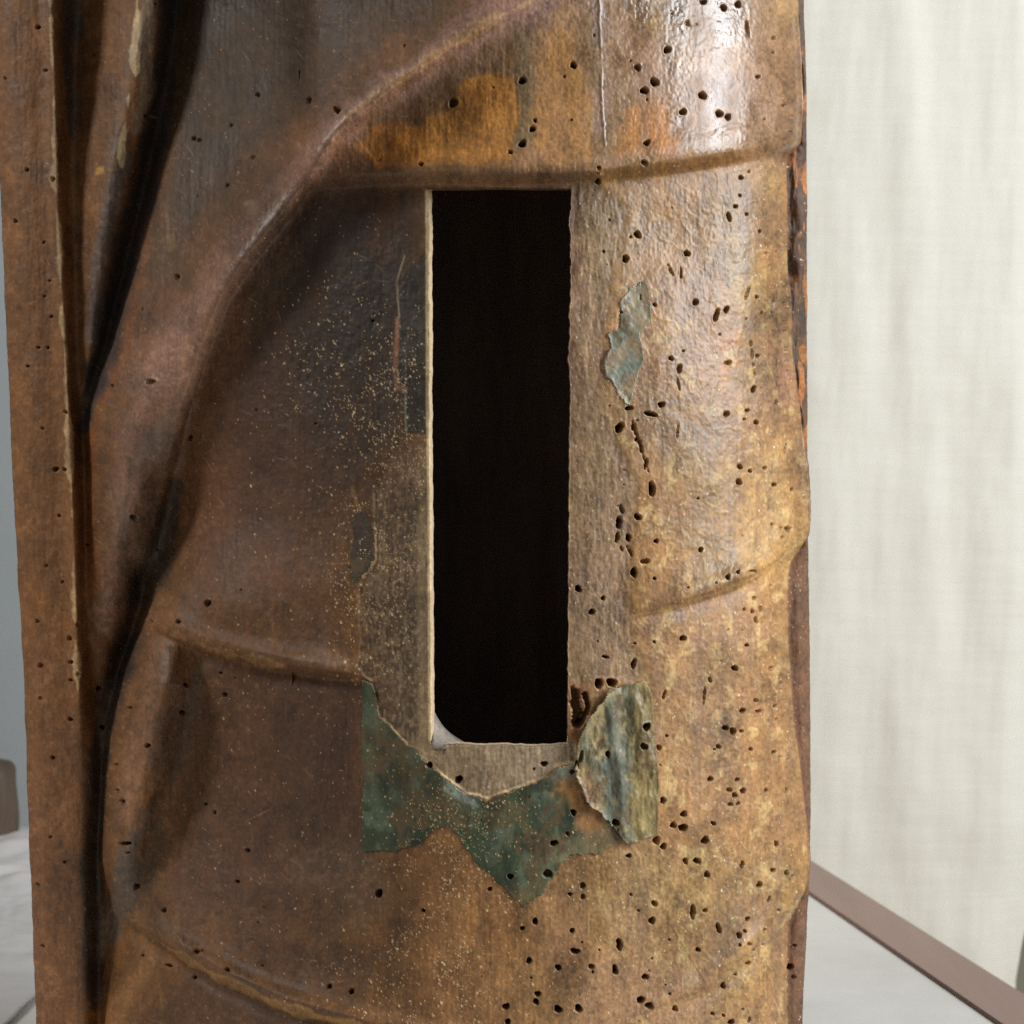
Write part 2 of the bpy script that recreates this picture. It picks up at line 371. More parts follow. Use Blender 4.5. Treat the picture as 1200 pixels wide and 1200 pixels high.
# exit holes of woodworm: u, v, half-width (half-height)
HOLES = """672 76 4.5;612 94 5;531 120 6;362 118 4;395 128 4.5;624 151 4;612 168 5;598 178 3;627 141 2.5;493 192 3;782 58 4.5;747 79 4.5;767 96 5.5;755 106 5;823 112 5;800 131 4.5;843 133 4.5;853 137 4
758 167 5 3.5;848 9 4;865 5 4;824 2 4;875 32 2 8;888 90 3;918 124 2.5;928 137 2.5;926 155 2;702 197 3;701 213 4 3;755 191 4;868 208 3;867 229 2;862 242 2.5;875 251 2;747 275 4.5;805 297 4;733 303 4.5;890 271 2.5
898 297 2.5;902 312 2;854 254 2.5 6;907 44 2.5;906 61 2;815 354 4;839 370 3 9;851 363 3 5;876 344 2 10;887 348 2.5;907 355 1.5 8;893 366 2;767 357 2.5;786 420 3;796 432 3.5 6;853 425 6 3;775 474 4;762 485 8 3
737 478 5 3;726 501 5 7;746 515 3;883 456 3 5;851 485 4;875 481 3;886 495 3;910 472 2 4;764 573 4.5 9;867 547 3.5;879 552 2.5;896 549 3;866 565 4;907 568 3;921 525 2 7;928 574 2.5;904 614 2;924 620 4;917 630 2.5
915 619 1.6;748 606 5 4;737 630 3 6;769 634 3;821 644 3;888 417 2.5;756 658 6 4;743 671 4 8;767 678 2;678 690 4.5;707 701 3;694 717 4;853 676 3.5;865 670 2.5;882 670 5 2.5;884 701 3;872 714 2;882 717 2 3.5
891 714 2 4;886 727 2.5 5;800 748 4;875 756 2.5;744 754 2;710 770 5 2;743 778 3 8;861 783 4;904 784 3.5;832 797 2 4;825 816 1.6 14;778 814 1.6 6;702 801 6;717 800 6;886 821 3;870 833 3.5;889 834 4 3;908 816 2 3
915 805 2 6;908 828 2.5;910 843 2;850 853 3.5;859 857 4.5;869 857 2.5;757 851 5;754 874 4.5;772 876 3.5;781 862 2;712 883 3 5;842 875 3;907 882 3 4;880 878 2.5;915 888 2;923 891 2 3;832 913 3 4;864 914 3
855 926 3.5;871 927 3.5;861 932 3.5;856 943 3;865 942 2.5;898 926 2.5;922 927 1.6 5;777 938 4;801 954 4;789 967 4;800 970 5;836 965 3;826 985 5;769 985 4.5 6;777 992 4;803 1009 3 4;817 1009 5 4;828 1025 4
870 1013 2.5 5;737 1003 3;721 963 6 4;910 989 3 4;907 1002 1.6;906 1020 3;922 1023 3.5;929 1027 2;890 1037 4;901 1054 2 5;912 1067 2;896 1091 2 4;876 1077 3;767 1059 4;764 1079 4.5;812 1069 3.5 11;826 1067 3
842 1088 3 7;866 1096 3.5;873 1091 2;879 1107 3;867 1107 2;894 1107 2;883 1114 2;818 1113 3;877 1129 4 2.5;862 1142 2;847 1155 3 4;726 1107 4 8;674 1115 6 4;683 1038 4;668 1048 2.5;683 1051 3.5;670 1091 3
756 1145 4;764 1123 1.6;654 1134 4;693 1133 4;721 1137 4 6;751 1172 5;761 1179 5;791 1182 4;785 1165 2;654 1183 5;678 1182 5;857 1198 4;878 1195 2 4;835 1188 2.5;848 1190 2;931 1108 2.5;926 1133 4;931 1146 4
503 897 4;537 914 5;638 896 5 3.5;626 902 2;672 952 4;665 977 3;649 988 5 4;642 1024 6;598 1027 4;574 1042 3;444 1047 5;627 1080 4;612 1088 3;671 1091 3;620 1126 4;630 1165 4;628 1174 4;593 1180 4.5;386 1156 3
412 1162 3.5;496 1067 2.5;595 1198 4;62 210 3;32 199 2.5;18 259 2.5;52 284 2;58 329 2;207 324 3.5;227 162 2.5;233 164 2.5;271 147 2;302 111 3;296 184 3;266 217 2.5;173 136 5 2.5;53 82 2;109 64 2;6 92 2;45 32 3
60 371 2;176 447 6 4;76 483 3;65 550 3.5;75 550 2.5;50 502 2;157 607 5 3.5;223 513 3.5;243 707 4.5;209 728 3;176 728 2.5;69 604 2;54 663 2;73 682 2;43 728 2.5;91 732 3;81 748 3.5;47 780 3.5;83 776 3;91 790 3
83 797 2.5;102 638 2;45 407 2;56 407 2;32 429 2;132 452 2;116 807 3.5;47 818 2;82 843 3;120 852 3;62 888 2.5;173 874 4 3;214 835 4 2.5;264 814 3;219 803 4 2.5;152 829 4 2;136 896 2.5;137 927 3;143 940 4;146 989 8 3
149 1000 4 2;160 1039 4;59 981 2;76 1010 2;44 1037 3;50 1109 2.5;230 1115 5 3.5;266 1136 3.5;198 1131 5 1.6;252 952 2 3;290 997 3;278 1033 2.5;309 1064 1.6;241 942 2;192 1067 3;167 1120 2;228 1145 2;729 597 2.4 7;726 612 3.8 8;724 630 2.6 8;729 643 2 4;742 500 2 6;751 524 2.2 7;757 543 2 8;795 450 1.3 9;794 505 1.3 12;798 320 1.2 8"""
HOLES = [tuple(float(x) for x in h.split()) for r in HOLES.split('\n') for h in r.split(';')]
GOUGES = [  # worm galleries laid open: polyline, half-width, depth
    ([(741, 494), (748, 515), (754, 535), (760, 553)], 1.5, 7), ([(737, 640), (741, 652)], 1.6, 8),
    ([(919, 350), (920, 400), (924, 450)], 1.8, 9), ([(880, 400), (885, 440)], 0.9, 4),
    ([(750, 350), (752, 330)], 0.8, 2), ([(783, 310), (789, 322)], 1.2, 4), ([(672, 812), (679, 838), (676, 850)], 6, 16), ([(686, 815), (690, 830), (680, 850)], 3, 14),
    ([(671, 905), (678, 893), (682, 880)], 2.2, 9),
    ([(702, 0), (704, 60), (705, 120), (709, 170)], 1.4, -1.0), ([(875, 25), (877, 42)], 1.2, 4), ([(806, 27), (816, 28)], 1.8, 4), ([(905, 195), (905, 330)], 0.9, 1.0),
]
SLOT = dict(l=503.0, r=667.0, t=220.0, b=873.0)

def macro_extra(U, V):
    H = np.zeros(U.shape, np.float32)
    d, s, t = line_dist(U, V, F1, 220)
    amp = along(t, [20, 26, 31, 38, 46, 56, 64, 70, 74, 76, 72, 66, 58, 36, 0])
    wl = along(t, [70, 65, 60, 55, 50, 50, 48, 46, 44, 42, 40, 36, 34, 30, 26])      # towards upper left
    wr = along(t, [60, 38, 30, 28, 30, 34, 42, 46, 50, 52, 52, 48, 44, 40, 30])
    left = s > 0
    prof = np.where(left, np.exp(-(d / wl) ** 2), np.exp(-(d / wr) ** 1.7))
    H += np.where(d < 1e8, amp * prof * (1 - smooth(d, 100, 210)), 0)
    d, s, t = line_dist(U, V, G1, 110)
    amp = along(t, [0, 24, 48, 62, 58, 32, 0]); w = along(t, [40, 34, 28, 24, 20, 14, 10])
    H -= np.where(d < 1e8, amp * np.exp(-(d / w) ** 2), 0)
    d, s, t = line_dist(U, V, ROLL, 110)
    amp = along(t, [8, 54, 62, 56, 40, 0]); w = along(t, [26, 28, 27, 24, 20, 20])
    H += np.where(d < 1e8, amp * np.exp(-(d / w) ** 2), 0)
    for P, A, fade, lip in STEPS:
        d, s, t = line_dist(U, V, P, fade * 3)
        sd = -d * s                                    # positive on the upper side
        a = along(t, A)
        cut = 1 - smooth(d, 1.2 * fade, 2.9 * fade)
        prof = smooth(sd, -lip, lip) * np.exp(-np.maximum(sd, 0) / fade) * cut
        under = -0.22 * np.exp(-((sd + lip) / (lip * 2.2)) ** 2)     # undercut line below the lip
        crest = 0.22 * np.exp(-((sd - lip * 2.0) / (lip * 2.0)) ** 2)             # rounded roll along the lip
        H += np.where(d < 1e8, a * (prof + under + crest), 0)
    H += 13 * np.exp(-((V - 70) / 95) ** 2) * smooth(U, 430, 640)
    H -= 10 * np.exp(-((U - 780) / 55) ** 2 - ((V - 270) / 60) ** 2)
    H += 9 * np.exp(-((U - 850) / 60) ** 2 - ((V - 560) / 90) ** 2)
    H += 9 * np.exp(-((U - 850) / 60) ** 2 - ((V - 960) / 100) ** 2)
    H += 10 * np.exp(-((U - 330) / 80) ** 2 - ((V - 690) / 50) ** 2)
    H += 5 * fbm(U, V, 150, 240, 10, 3)
    return H

def edge_warp(U, V): return 5.0 * fbm(U, V, 22, 22, 74, 4) * smooth(U, 508, 480) + 3.0 * fbm(U, V, 12, 12, 78, 3) * smooth(V, 876, 890)
def bare_mask(U, V):
    w = 7 * fbm(U, V, 30, 30, 70, 3)
    a = smooth(poly_sd(U, V, BARE_R) + w * 1.6, -8, 10); b = smooth(poly_sd(U, V, BARE_L) + edge_warp(U, V), -1.5, 1.5) * (1 - 0.75 * smooth(V, 600, 500))
    return a, b
BARE_R = [(664, 212), (700, 216), (735, 250), (720, 330), (706, 400), (712, 480), (742, 560), (740, 700), (750, 790), (680, 806), (664, 800)]
BARE_L = [(503, 505), (470, 508), (452, 540), (436, 575), (436, 610), (441, 625), (440, 655), (424, 680), (420, 720), (420, 780), (436, 800), (446, 838), (470, 865), (503, 895), (545, 928), (572, 936), (604, 922), (634, 912), (650, 898), (676, 892), (674, 868), (503, 868)]

def fine_relief(U, V):
    rt = smooth(U, 560, 760); strip = smooth(U, R1(V) + 0.5, R1(V) + 3)
    glz = 1 - 0.6 * rt * smooth(V, 215, 160)
    H = (1.5 - 0.5 * rt) * (0.5 + 0.5 * glz) * fbm(U, V, 26, 40, 20, 4)
    H += (0.32 - 0.06 * rt) * glz * fbm(U, V, 9, 9, 30, 3) * 1.2
    H += (0.45 - 0.3 * rt) * glz * fbm(U, V, 3.2, 40, 40, 3)                          # grain
    H += 0.3 * fbm(U, V, 2.6, 3.4, 44, 2)
    a, b = bare_mask(U, V)
    H += a * (0.9 * fbm(U, V, 5, 16, 50, 3) - 2.0) + b * (0.9 * fbm(U, V, 4, 22, 55, 3) - 2.6)
    up = strip * smooth(V, 560, 500)
    H += (up * (9 * fbm(U, V, 14, 50, 60, 4)) + strip * 2.5 * fbm(U, V, 14, 40, 65, 3)) * smooth(R2(V) - U, 0, 6)
    # pale wrinkles of old varnish on the right
    wr = np.abs(fbm(U, V, 34, 44, 80, 3)); H += rt * glz * 0.35 * (1 - smooth(wr, 0.0, 0.08))
    return H

def pits(U, V):
    P = np.zeros(U.shape, np.float32)
    nc = U.shape[1]
    rng = random.Random(4)
    extra = []
    for k in range(90):
        u = rng.uniform(690, 925) if rng.random() < 0.6 else rng.uniform(40, 690); v = rng.uniform(0, 1200)
        if 480 < u < 700 and 200 < v < 900: continue
        extra.append((u, v, rng.uniform(0.9, 1.7)))
    for h in HOLES + extra:
        u, v, a = h[:3]; b = h[3] if len(h) > 3 else a
        a *= 0.88; b *= 0.88
        i0 = np.searchsorted(V[:, 0], v - b * 2.5 - 3); i1 = np.searchsorted(V[:, 0], v + b * 2.5 + 3)
        if i1 <= i0: continue
        m = i0 + (i1 - i0) // 2
        j0 = max(0, np.searchsorted(U[m], u - a * 2.5 - 3)); j1 = min(nc, np.searchsorted(U[m], u + a * 2.5 + 3))
        if j1 <= j0: continue
        uu = U[i0:i1, j0:j1]; vv = V[i0:i1, j0:j1]
        ang = rng.uniform(-0.3, 0.3); ca, sa = math.cos(ang), math.sin(ang)
        du = (uu - u) * ca + (vv - v) * sa; dv = -(uu - u) * sa + (vv - v) * ca
        an = np.arctan2(dv, du); wob = 1 + 0.11 * np.sin(2 * an + u) + 0.08 * np.sin(3 * an + v) + 0.05 * np.sin(5 * an + u * v)
        r = np.sqrt((du / a) ** 2 + (dv / b) ** 2) / wob
        dep = (6 + 3.6 * min(a, b)) * rng.choice((0.45, 0.8, 1, 1, 1.1, 1.2))
        P[i0:i1, j0:j1] = np.minimum(P[i0:i1, j0:j1], -dep * (1 - smooth(r, 0.55, 1.15)))
        P[i0:i1, j0:j1] += 0.5 * np.exp(-((r - 1.25) / 0.2) ** 2)
    for G, w, dep in GOUGES:
        d, s, t = line_dist(U, V, G, 14 + w)
        m = d < 1e8
        ww = w * (0.45 + 0.7 * vnoise(U[m] / 4, V[m] / 7, 77) + 0.5 * vnoise(U[m] / 2.2, V[m] / 2.2, 79))
        P[m] += -dep * (1 - smooth(d[m] + 1.6 * fbm(U[m], V[m], 5, 6, 83, 3), ww * 0.4, ww * 1.2)) * smooth(vnoise(U[m] / 9, V[m] / 9, 85), 0.12, 0.35)
    return P

# ------------------------------------------------------------------ the carved statue: paint and wear
AMBER = [([(585, 84), (600, 92), (606, 125), (600, 165), (600, 190), (560, 192), (500, 192), (470, 198), (440, 200), (430, 178), (412, 172), (440, 150), (466, 139), (490, 146), (500, 134), (524, 130), (530, 108), (550, 92)], (166, 110, 46), 0.92, 4),
         ([(640, 40), (672, 40), (684, 90), (690, 150), (700, 190), (640, 196), (632, 150), (636, 90)], (176, 122, 62), 0.7, 10),
         ([(740, 130), (775, 122), (796, 150), (790, 185), (740, 190), (722, 180), (728, 150)], (178, 112, 48), 0.85, 10),
         ([(420, 75), (470, 42), (480, 55), (440, 85), (425, 90)], (120, 76, 34), 0.6, 8),
         ([(425, 235), (460, 228), (462, 300), (445, 318), (432, 290)], (112, 72, 40), 0.6, 8),
         ([(845, 390), (868, 385), (866, 425), (848, 430)], (190, 120, 50), 0.7, 6),
         ([(412, 690), (425, 680), (432, 720), (428, 770), (418, 795), (408, 770)], (140, 96, 48), 0.75, 6),
         ([(560, 1050), (610, 1065), (640, 1100), (600, 1130), (560, 1110)], (150, 102, 56), 0.6, 16),
         ([(845, 300), (905, 250), (915, 180), (870, 205), (840, 230)], (176, 142, 88), 0.4, 14),
         ([(190, 275), (206, 270), (208, 290), (194, 294)], (120, 92, 56), 0.7, 3),
         ([(215, 400), (228, 398), (228, 410), (216, 410)], (150, 136, 92), 0.9, 2),
         ([(286, 238), (300, 232), (306, 246), (294, 256)], (170, 148, 110), 0.9, 2),
         ([(112, 196), (123, 194), (123, 203), (112, 205)], (176, 136, 64), 0.9, 2),
         ([(76, 950), (82, 955), (84, 988), (76, 990)], (196, 160, 108), 0.9, 2),
         ([(118, 1080), (128, 1076), (122, 1122), (118, 1120)], (150, 124, 98), 0.7, 2)]

def paint(U, V, pit):
    wa = fbm(U, V, 60, 60, 100, 4); wb_ = fbm(U, V, 22, 34, 110, 4); st = fbm(U, V, 12, 220, 120, 4)
    A = lin((114, 77, 44)); B = lin((164, 118, 74))
    k = smooth(U + 40 * wa, 430, 700)[..., None]
    C = A * (1 - k) + B * k
    R = 0.62 - 0.1 * smooth(U, 560, 700) + 0.08 * wa + 0.1 * wb_
    def lay(mask, col, op=1.0):
        nonlocal C
        m = (np.clip(mask, 0, 1) * op)[..., None]; C = C * (1 - m) + lin(col) * m
    def rough(mask, val):
        nonlocal R
        R = R * (1 - mask) + val * mask
    def area(P, col, op, soft, warp=1.0):
        sdm = poly_sd(U, V, P) + warp * soft * (1.2 * wa + 1.6 * wb_)
        m = smooth(sdm, -soft, soft); lay(m, col, op); return m
    def stroke(P, col, w, op, soft=None, vals=None, nz=1.0):
        d, s, t = line_dist(U, V, P, w * 4 + 10)
        ww = w if vals is None else along(t, vals) * w
        m = 1 - smooth(d + nz * w * 0.9 * wb_, ww * 0.45, ww * 1.25); m[d > 1e8] = 0
        lay(m, col, op); return m
    # broad zones
    area([(185, -60), (640, -60), (470, 60), (380, 130), (300, 195), (215, 330), (180, 330), (195, 150)], (80, 58, 36), 0.85, 24)  # dark olive, with its turn from the light painted in
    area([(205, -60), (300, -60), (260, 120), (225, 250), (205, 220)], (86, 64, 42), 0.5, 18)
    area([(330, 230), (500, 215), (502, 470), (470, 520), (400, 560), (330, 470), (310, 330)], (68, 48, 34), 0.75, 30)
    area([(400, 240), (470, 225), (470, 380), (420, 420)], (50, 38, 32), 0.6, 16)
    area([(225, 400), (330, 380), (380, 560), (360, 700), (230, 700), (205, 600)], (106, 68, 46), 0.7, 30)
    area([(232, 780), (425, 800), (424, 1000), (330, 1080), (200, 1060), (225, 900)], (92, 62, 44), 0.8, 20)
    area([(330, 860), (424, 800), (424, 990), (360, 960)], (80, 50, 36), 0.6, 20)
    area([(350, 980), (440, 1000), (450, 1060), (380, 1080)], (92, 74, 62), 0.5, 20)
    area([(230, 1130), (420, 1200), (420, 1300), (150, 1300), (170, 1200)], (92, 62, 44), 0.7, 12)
    area([(600, -60), (930, -60), (935, 165), (700, 200), (610, 195)], (156, 118, 90), 0.55, 14)
    area([(690, -60), (712, -60), (716, 150), (712, 178), (690, 150)], (150, 122, 112), 0.6, 8)
    area([(720, -60), (900, -60), (880, 150), (740, 110)], (146, 112, 92), 0.5, 20)
    area([(594, -60), (628, -60), (622, 80), (626, 150), (604, 186), (600, 100)], (104, 88, 60), 0.7, 8)
    area([(470, 70), (600, 20), (600, 90), (540, 100), (500, 130), (440, 150), (440, 110)], (100, 78, 62), 0.7, 10)
    for P, col, op, soft in AMBER: area(P, col, op, soft, 0.9)
    area([(400, 200), (470, 197), (692, 198), (692, 221), (400, 219)], (122, 90, 70), 0.8, 3)
    area([(330, 180), (420, 185), (440, 230), (380, 270), (330, 240)], (92, 54, 42), 0.6, 14)
    # folds: mauve crests, warm edges, slate recesses; crest highlights and groove shade painted in
    stroke(F1, (112, 76, 48), 40, 0.7, vals=[1.2, 1.2, 1, 1, 1, 1, 1.1, 1.2, 1.3, 1.4, 1.4, 1.3, 1.2, 1, .6])
    mv = stroke([(640, -10), (560, 34), (500, 72), (450, 110), (402, 148), (352, 205), (310, 265), (270, 325), (232, 385), (200, 440), (175, 505), (160, 575), (150, 640), (136, 730)],
                (150, 114, 102), 25, 0.85, vals=[1.2, 1, .8, .8, .9, 1, 1.2, 1.4, 1.7, 1.8, 1.6, 1.5, 1.2, .9, .4], nz=0.8)
    stroke([(190, 520), (168, 560), (160, 620), (150, 700)], (112, 98, 94), 24, 0.55)  # grey sheen of the roll, put into the colour
    rough(mv, 0.42)
    stroke([(620, 2), (562, 31), (500, 70), (455, 101), (400, 141)], (178, 138, 100), 6, 0.7, vals=[.6, 1, 1.1, 1, .5], nz=1.4)  # light along the diagonal crest, painted on
    stroke([(300, 270), (330, 232), (352, 205)], (168, 132, 100), 4, 0.5)
    stroke([(185, 205), (166, 300), (139, 402), (108, 505), (100, 600), (106, 690)], (132, 80, 42), 11, 0.8)
    sl = stroke([(202, -60), (196, 60), (186, 130), (168, 230), (146, 315), (120, 410), (100, 500)], (52, 48, 50), 20, 0.85, vals=[.7, .7, .8, 1.2, 1.2, .9, .5], nz=0.5)  # slate tone, darkened further for the depth of the groove
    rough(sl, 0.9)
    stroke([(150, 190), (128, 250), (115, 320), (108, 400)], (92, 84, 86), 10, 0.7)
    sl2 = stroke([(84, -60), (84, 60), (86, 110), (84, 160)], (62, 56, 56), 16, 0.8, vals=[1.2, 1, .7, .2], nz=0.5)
    stroke([(205, 570), (190, 640), (168, 705), (142, 780), (122, 850), (113, 920), (108, 1000), (108, 1100), (112, 1180)], (54, 48, 46), 14, 0.8, vals=[.8, 1.4, 1.3, 1.3, 1.1, .9, 1, 1.1, .6], nz=0.5)  # shade of the deep groove, painted along it
    stroke([(232, 770), (222, 840), (200, 900), (182, 960), (172, 1030)], (84, 64, 48), 14, 0.7)  # shadow beside the lower roll, painted as colour
    stroke([(165, 960), (150, 1000), (140, 1050), (132, 1100)], (98, 86, 82), 14, 0.75)
    stroke([(190, 760), (180, 820), (164, 890), (150, 960)], (138, 100, 76), 18, 0.75); stroke([(206, 800), (196, 860), (178, 920)], (120, 98, 88), 12, 0.6)
    area([(150, 735), (240, 762), (425, 792), (425, 740), (340, 710), (250, 690), (190, 690)], (116, 80, 52), 0.6, 14)
    stroke([(205, 745), (240, 757), (290, 772), (330, 780)], (160, 120, 84), 5, 0.75, nz=1.4); stroke([(350, 772), (400, 775)], (140, 118, 104), 9, 0.35, nz=1.5)  # lit lip of the middle fold, painted pale
    stroke([(170, 1092), (200, 1113), (260, 1148), (330, 1179), (420, 1204)], (178, 134, 88), 4.5, 0.8, vals=[.6, .8, 1.2, 1.3, 1.2], nz=1.4)  # highlight line on the bottom fold, painted on
    stroke([(160, 1090), (180, 1120), (150, 1160), (125, 1200)], (146, 102, 64), 16, 0.7)
    # the flat left border with its worn ridges
    xs = crest1(V[:, 0])[:, None] if V.ndim == 2 else crest1(V)
    band = 1 - smooth(U - xs, -6, 2); lay(band, (128, 86, 48), 0.9); lay(band * smooth(wa, 0.0, 0.35), (110, 74, 44), 0.7)
    lay(band * smooth(V, 700, 950), (128, 88, 60), 0.7)
    stroke([(95, 60), (104, 130), (100, 200), (92, 300), (88, 380)], (104, 68, 38), 12, 0.8)
    vv = np.arange(-60, 860, 20); vr = list(zip(crest1(vv) + 2.5, vv))
    stroke(vr, (190, 160, 126), 3.8, 0.8, vals=np.interp(vv, [0, 150, 240, 600, 760, 850], [.5, .6, 1, 1.1, .8, .3]), nz=2.6)
    stroke([(162, -60), (160, 30), (157, 60), (160, 84), (152, 110), (146, 150), (143, 195)], (206, 184, 148), 3.6, 0.85, vals=[1, 1, 1, .9, .8, .9, .4], nz=2.4)
    stroke([(174, 0), (172, 60), (172, 110), (160, 150)], (130, 112, 98), 9, 0.7)
    # right side: ochre, bare spots, pinkish veil
    rt = smooth(U, 660, 780)
    lay(rt * smooth(fbm(U, V, 55, 80, 130, 4), 0.02, 0.35), (186, 140, 84), 0.75)
    lay(rt * smooth(fbm(U, V, 60, 90, 140, 4), 0.05, 0.35), (150, 112, 82), 0.5)
    lay(rt * smooth(V, 200, 420) * smooth(fbm(U, V, 14, 20, 150, 4), 0.22, 0.42), (206, 168, 112), 0.6)
    veil = np.abs(fbm(U, V, 34, 44, 80, 3)); lay(rt * smooth(V, 180, 330) * (1 - smooth(veil + 0.06 * wb_, 0.0, 0.07)), (216, 176, 124), 0.3)
    area([(890, 340), (930, 330), (932, 470), (905, 480)], (150, 100, 82), 0.5, 12)
    area([(700, 940), (790, 1010), (760, 1120), (700, 1080), (720, 1000)], (176, 136, 98), 0.5, 14)
    area([(680, 1130), (860, 1130), (860, 1260), (640, 1260)], (160, 120, 92), 0.5, 20)
    lay(smooth(U, 560, 680) * smooth(st, 0.12, 0.4), (128, 94, 70), 0.45)
    a, b = bare_mask(U, V)
    lay(a, (148, 115, 85), 0.9); lay(a * smooth(wb_, 0.05, 0.3), (112, 84, 66), 0.6); rough(a, 0.6)
    lay(a * (1 - smooth(U + 10 * wb_, 668, 682)) * smooth(V, 500, 440), (96, 64, 48), 0.7)
    area([(664, 800), (690, 800), (692, 840), (684, 880), (664, 880)], (150, 96, 60), 0.8, 4)
    lay(b * (0.5 + 0.5 * smooth(U + 14 * wb_, 425, 490)), (98, 82, 68), 0.85); lay(b * smooth(wb_, 0.0, 0.3), (76, 62, 52), 0.7); rough(b, 0.7)
    g3 = fbm(U, V, 3, 5, 188, 3); lay(b * smooth(g3, 0.05, 0.4), (146, 126, 102), 0.5); lay(b * smooth(-g3, 0.05, 0.4), (66, 54, 46), 0.6)
    lay(b * smooth(V, 862, 880), (166, 138, 118), 0.85); lay(b * smooth(fbm(U, V, 4, 30, 160, 3), 0.1, 0.4), (130, 112, 92), 0.45)
    lay(b * smooth(U, 484, 494) * smooth(V, 500, 620), (160, 138, 110), 0.55)
    sde = poly_sd(U, V, BARE_L) + edge_warp(U, V)
    ed = np.exp(-((sde + 0.4) / 1.1) ** 2) * smooth(U, 640, 610) * smooth(V, 560, 590) * np.where(V < 700, 0.6, 1) * (1 - smooth(V, 676, 690) * smooth(V, 800, 786)) * smooth(wb_, -0.35, 0.0) * (1 - smooth(U, 490, 500) * smooth(V, 880, 860))
    lay(ed, (212, 184, 146), 0.9)
    # dark strip beside the slot with its pale broken edge
    g = area([(474, 318), (503, 290), (503, 508), (474, 508), (474, 452), (466, 452), (468, 380), (467, 335)], (70, 64, 62), 0.9, 2, 0.3); rough(g, 0.4)
    stroke([(474, 300), (465, 330), (468, 372), (466, 372)], (176, 160, 140), 1.3, 0.8, nz=.3); stroke([(466, 376), (463, 430), (466, 453), (475, 455)], (172, 124, 98), 3.6, 0.9, nz=.3); stroke([(475, 456), (476, 506)], (150, 158, 158), 1.2, 0.8, nz=.3)
    stroke([(412, 572), (424, 605), (438, 618)], (164, 124, 80), 2.4, 0.8)
    stroke([(501, 224), (502, 500), (504, 868)], (206, 184, 150), 3.0, 0.95, nz=.3)
    stroke([(505, 874), (560, 873), (664, 873)], (186, 164, 144), 2.6, 0.8)
    stroke([(738, 722), (770, 716), (800, 707), (850, 692), (880, 679), (915, 657), (942, 630)], (206, 170, 116), 1.8, 0.5, nz=1.8); stroke([(740, 1197), (830, 1160), (880, 1119), (915, 1087), (940, 1047)], (206, 170, 120), 1.8, 0.45, nz=1.8)
    # back edge on the right
    r1 = R1(V[:, 0])[:, None]; strip = smooth(U, r1 + 0.3, r1 + 2.5)
    lay(strip, (112, 74, 50), 0.95); sp = strip * smooth(V, 560, 500)
    lay(sp * smooth(wb_, -0.2, 0.2), (74, 56, 44), 0.8); lay(sp * smooth(fbm(U, V, 8, 30, 170, 3), 0.2, 0.4), (190, 116, 52), 0.8)
    # gloss of the varnish
    rough(smooth(U, 640, 740) * smooth(V, 215, 150), np.clip(0.33 + 0.22 * wb_ + 0.12 * st, 0.22, 0.5))
    rough(smooth(U, 680, 760) * smooth(V, 180, 260) * smooth(V, 680, 380), 0.42)
    rough(smooth(U, 700, 800) * smooth(V, 700, 800), 0.55)
    rough(strip, 0.75)
    # tone
    gr = fbm(U, V, 8, 10, 180, 3); sp_ = fbm(U, V, 5, 6, 190, 3)
    gt = fbm(U, V, 2.6, 3.2, 184, 2)
    C *= (1 + 0.34 * wa + 0.34 * wb_ + 0.14 * st + 0.26 * gr + (0.22 + 0.12 * k[..., 0]) * gt)[..., None]
    worn = (smooth(sp_ + 0.4 * wa, 0.34, 0.5) * smooth(U, 640, 420) * 0.5)[..., None]; C = C * (1 - worn) + (C * 1.5 + 0.02) * worn
    # holes: brown inside, stronger in the deeper ones
    pm = smooth(-pit, 4, 12)[..., None] * 0.85; C = C * (1 - pm) + lin((104, 74, 50)) * pm
    rough(pm[..., 0], 0.9)
    dark = 1 - (1 - b) * (0.52 - 0.34 * smooth(V, 540, 700)) * smooth(U + 30 * wa, 225, 300) * smooth(U + 20 * wa, 520, 440) * smooth(V, 150, 260) - 0.42 * smooth(U + 20 * wa, 190, 230) * smooth(U + V * 1.1 + 40 * wa, 520, 400)
    C = C * dark[..., None]                            # dark brown overpaint mid-drapery; the upper-left term paints shade in
    ol = (smooth(fbm(U, V, 90, 130, 186, 4), 0.02, 0.3) * 0.45 * smooth(U, 95, 130))[..., None]; C = C * (1 - ol) + C * np.array([0.80, 0.86, 0.74]) * ol
    C = C * (np.array([1.06, 1.0, 0.82]) * (1 - k) + np.array([0.97, 1.0, 0.95]) * k)
    return np.clip(C, 0.004, 0.85), np.clip(R, 0.2, 0.95)

def flecks(U, V, C, R, H, n, box_, weight, seed, bright=(226, 192, 138)):
    """loose bright grains of gilding and chalk caught on the surface"""
    rng = np.random.RandomState(seed); cb = lin(bright)
    u = rng.uniform(box_[0], box_[2], n); v = rng.uniform(box_[1], box_[3], n)
    keep = rng.rand(n) < weight(u, v); u = u[keep]; v = v[keep]
    vi = V[:, 0]
    for a, b in zip(u, v):
        i = int(np.searchsorted(vi, b)); 
        if i < 1 or i >= len(vi) - 1: continue
        j = int(np.searchsorted(U[i], a))
        if j < 1 or j >= U.shape[1] - 1: continue
        k = rng.rand(); op = 0.35 + 0.6 * rng.rand()
        cells = [(i, j)] + ([(i + 1, j)] if k > 0.72 else []) + ([(i, j + 1)] if k > 0.88 else []) + ([(i + 1, j + 1), (i - 1, j)] if k > 0.97 else [])
        col = cb * (0.7 + 0.5 * rng.rand()) * (1, 0.94 + 0.12 * rng.rand(), 0.85 + 0.4 * rng.rand())
        for c in cells:
            C[c] = C[c] * (1 - op) + col * op; H[c] += 0.5 * op; R[c] = 0.45

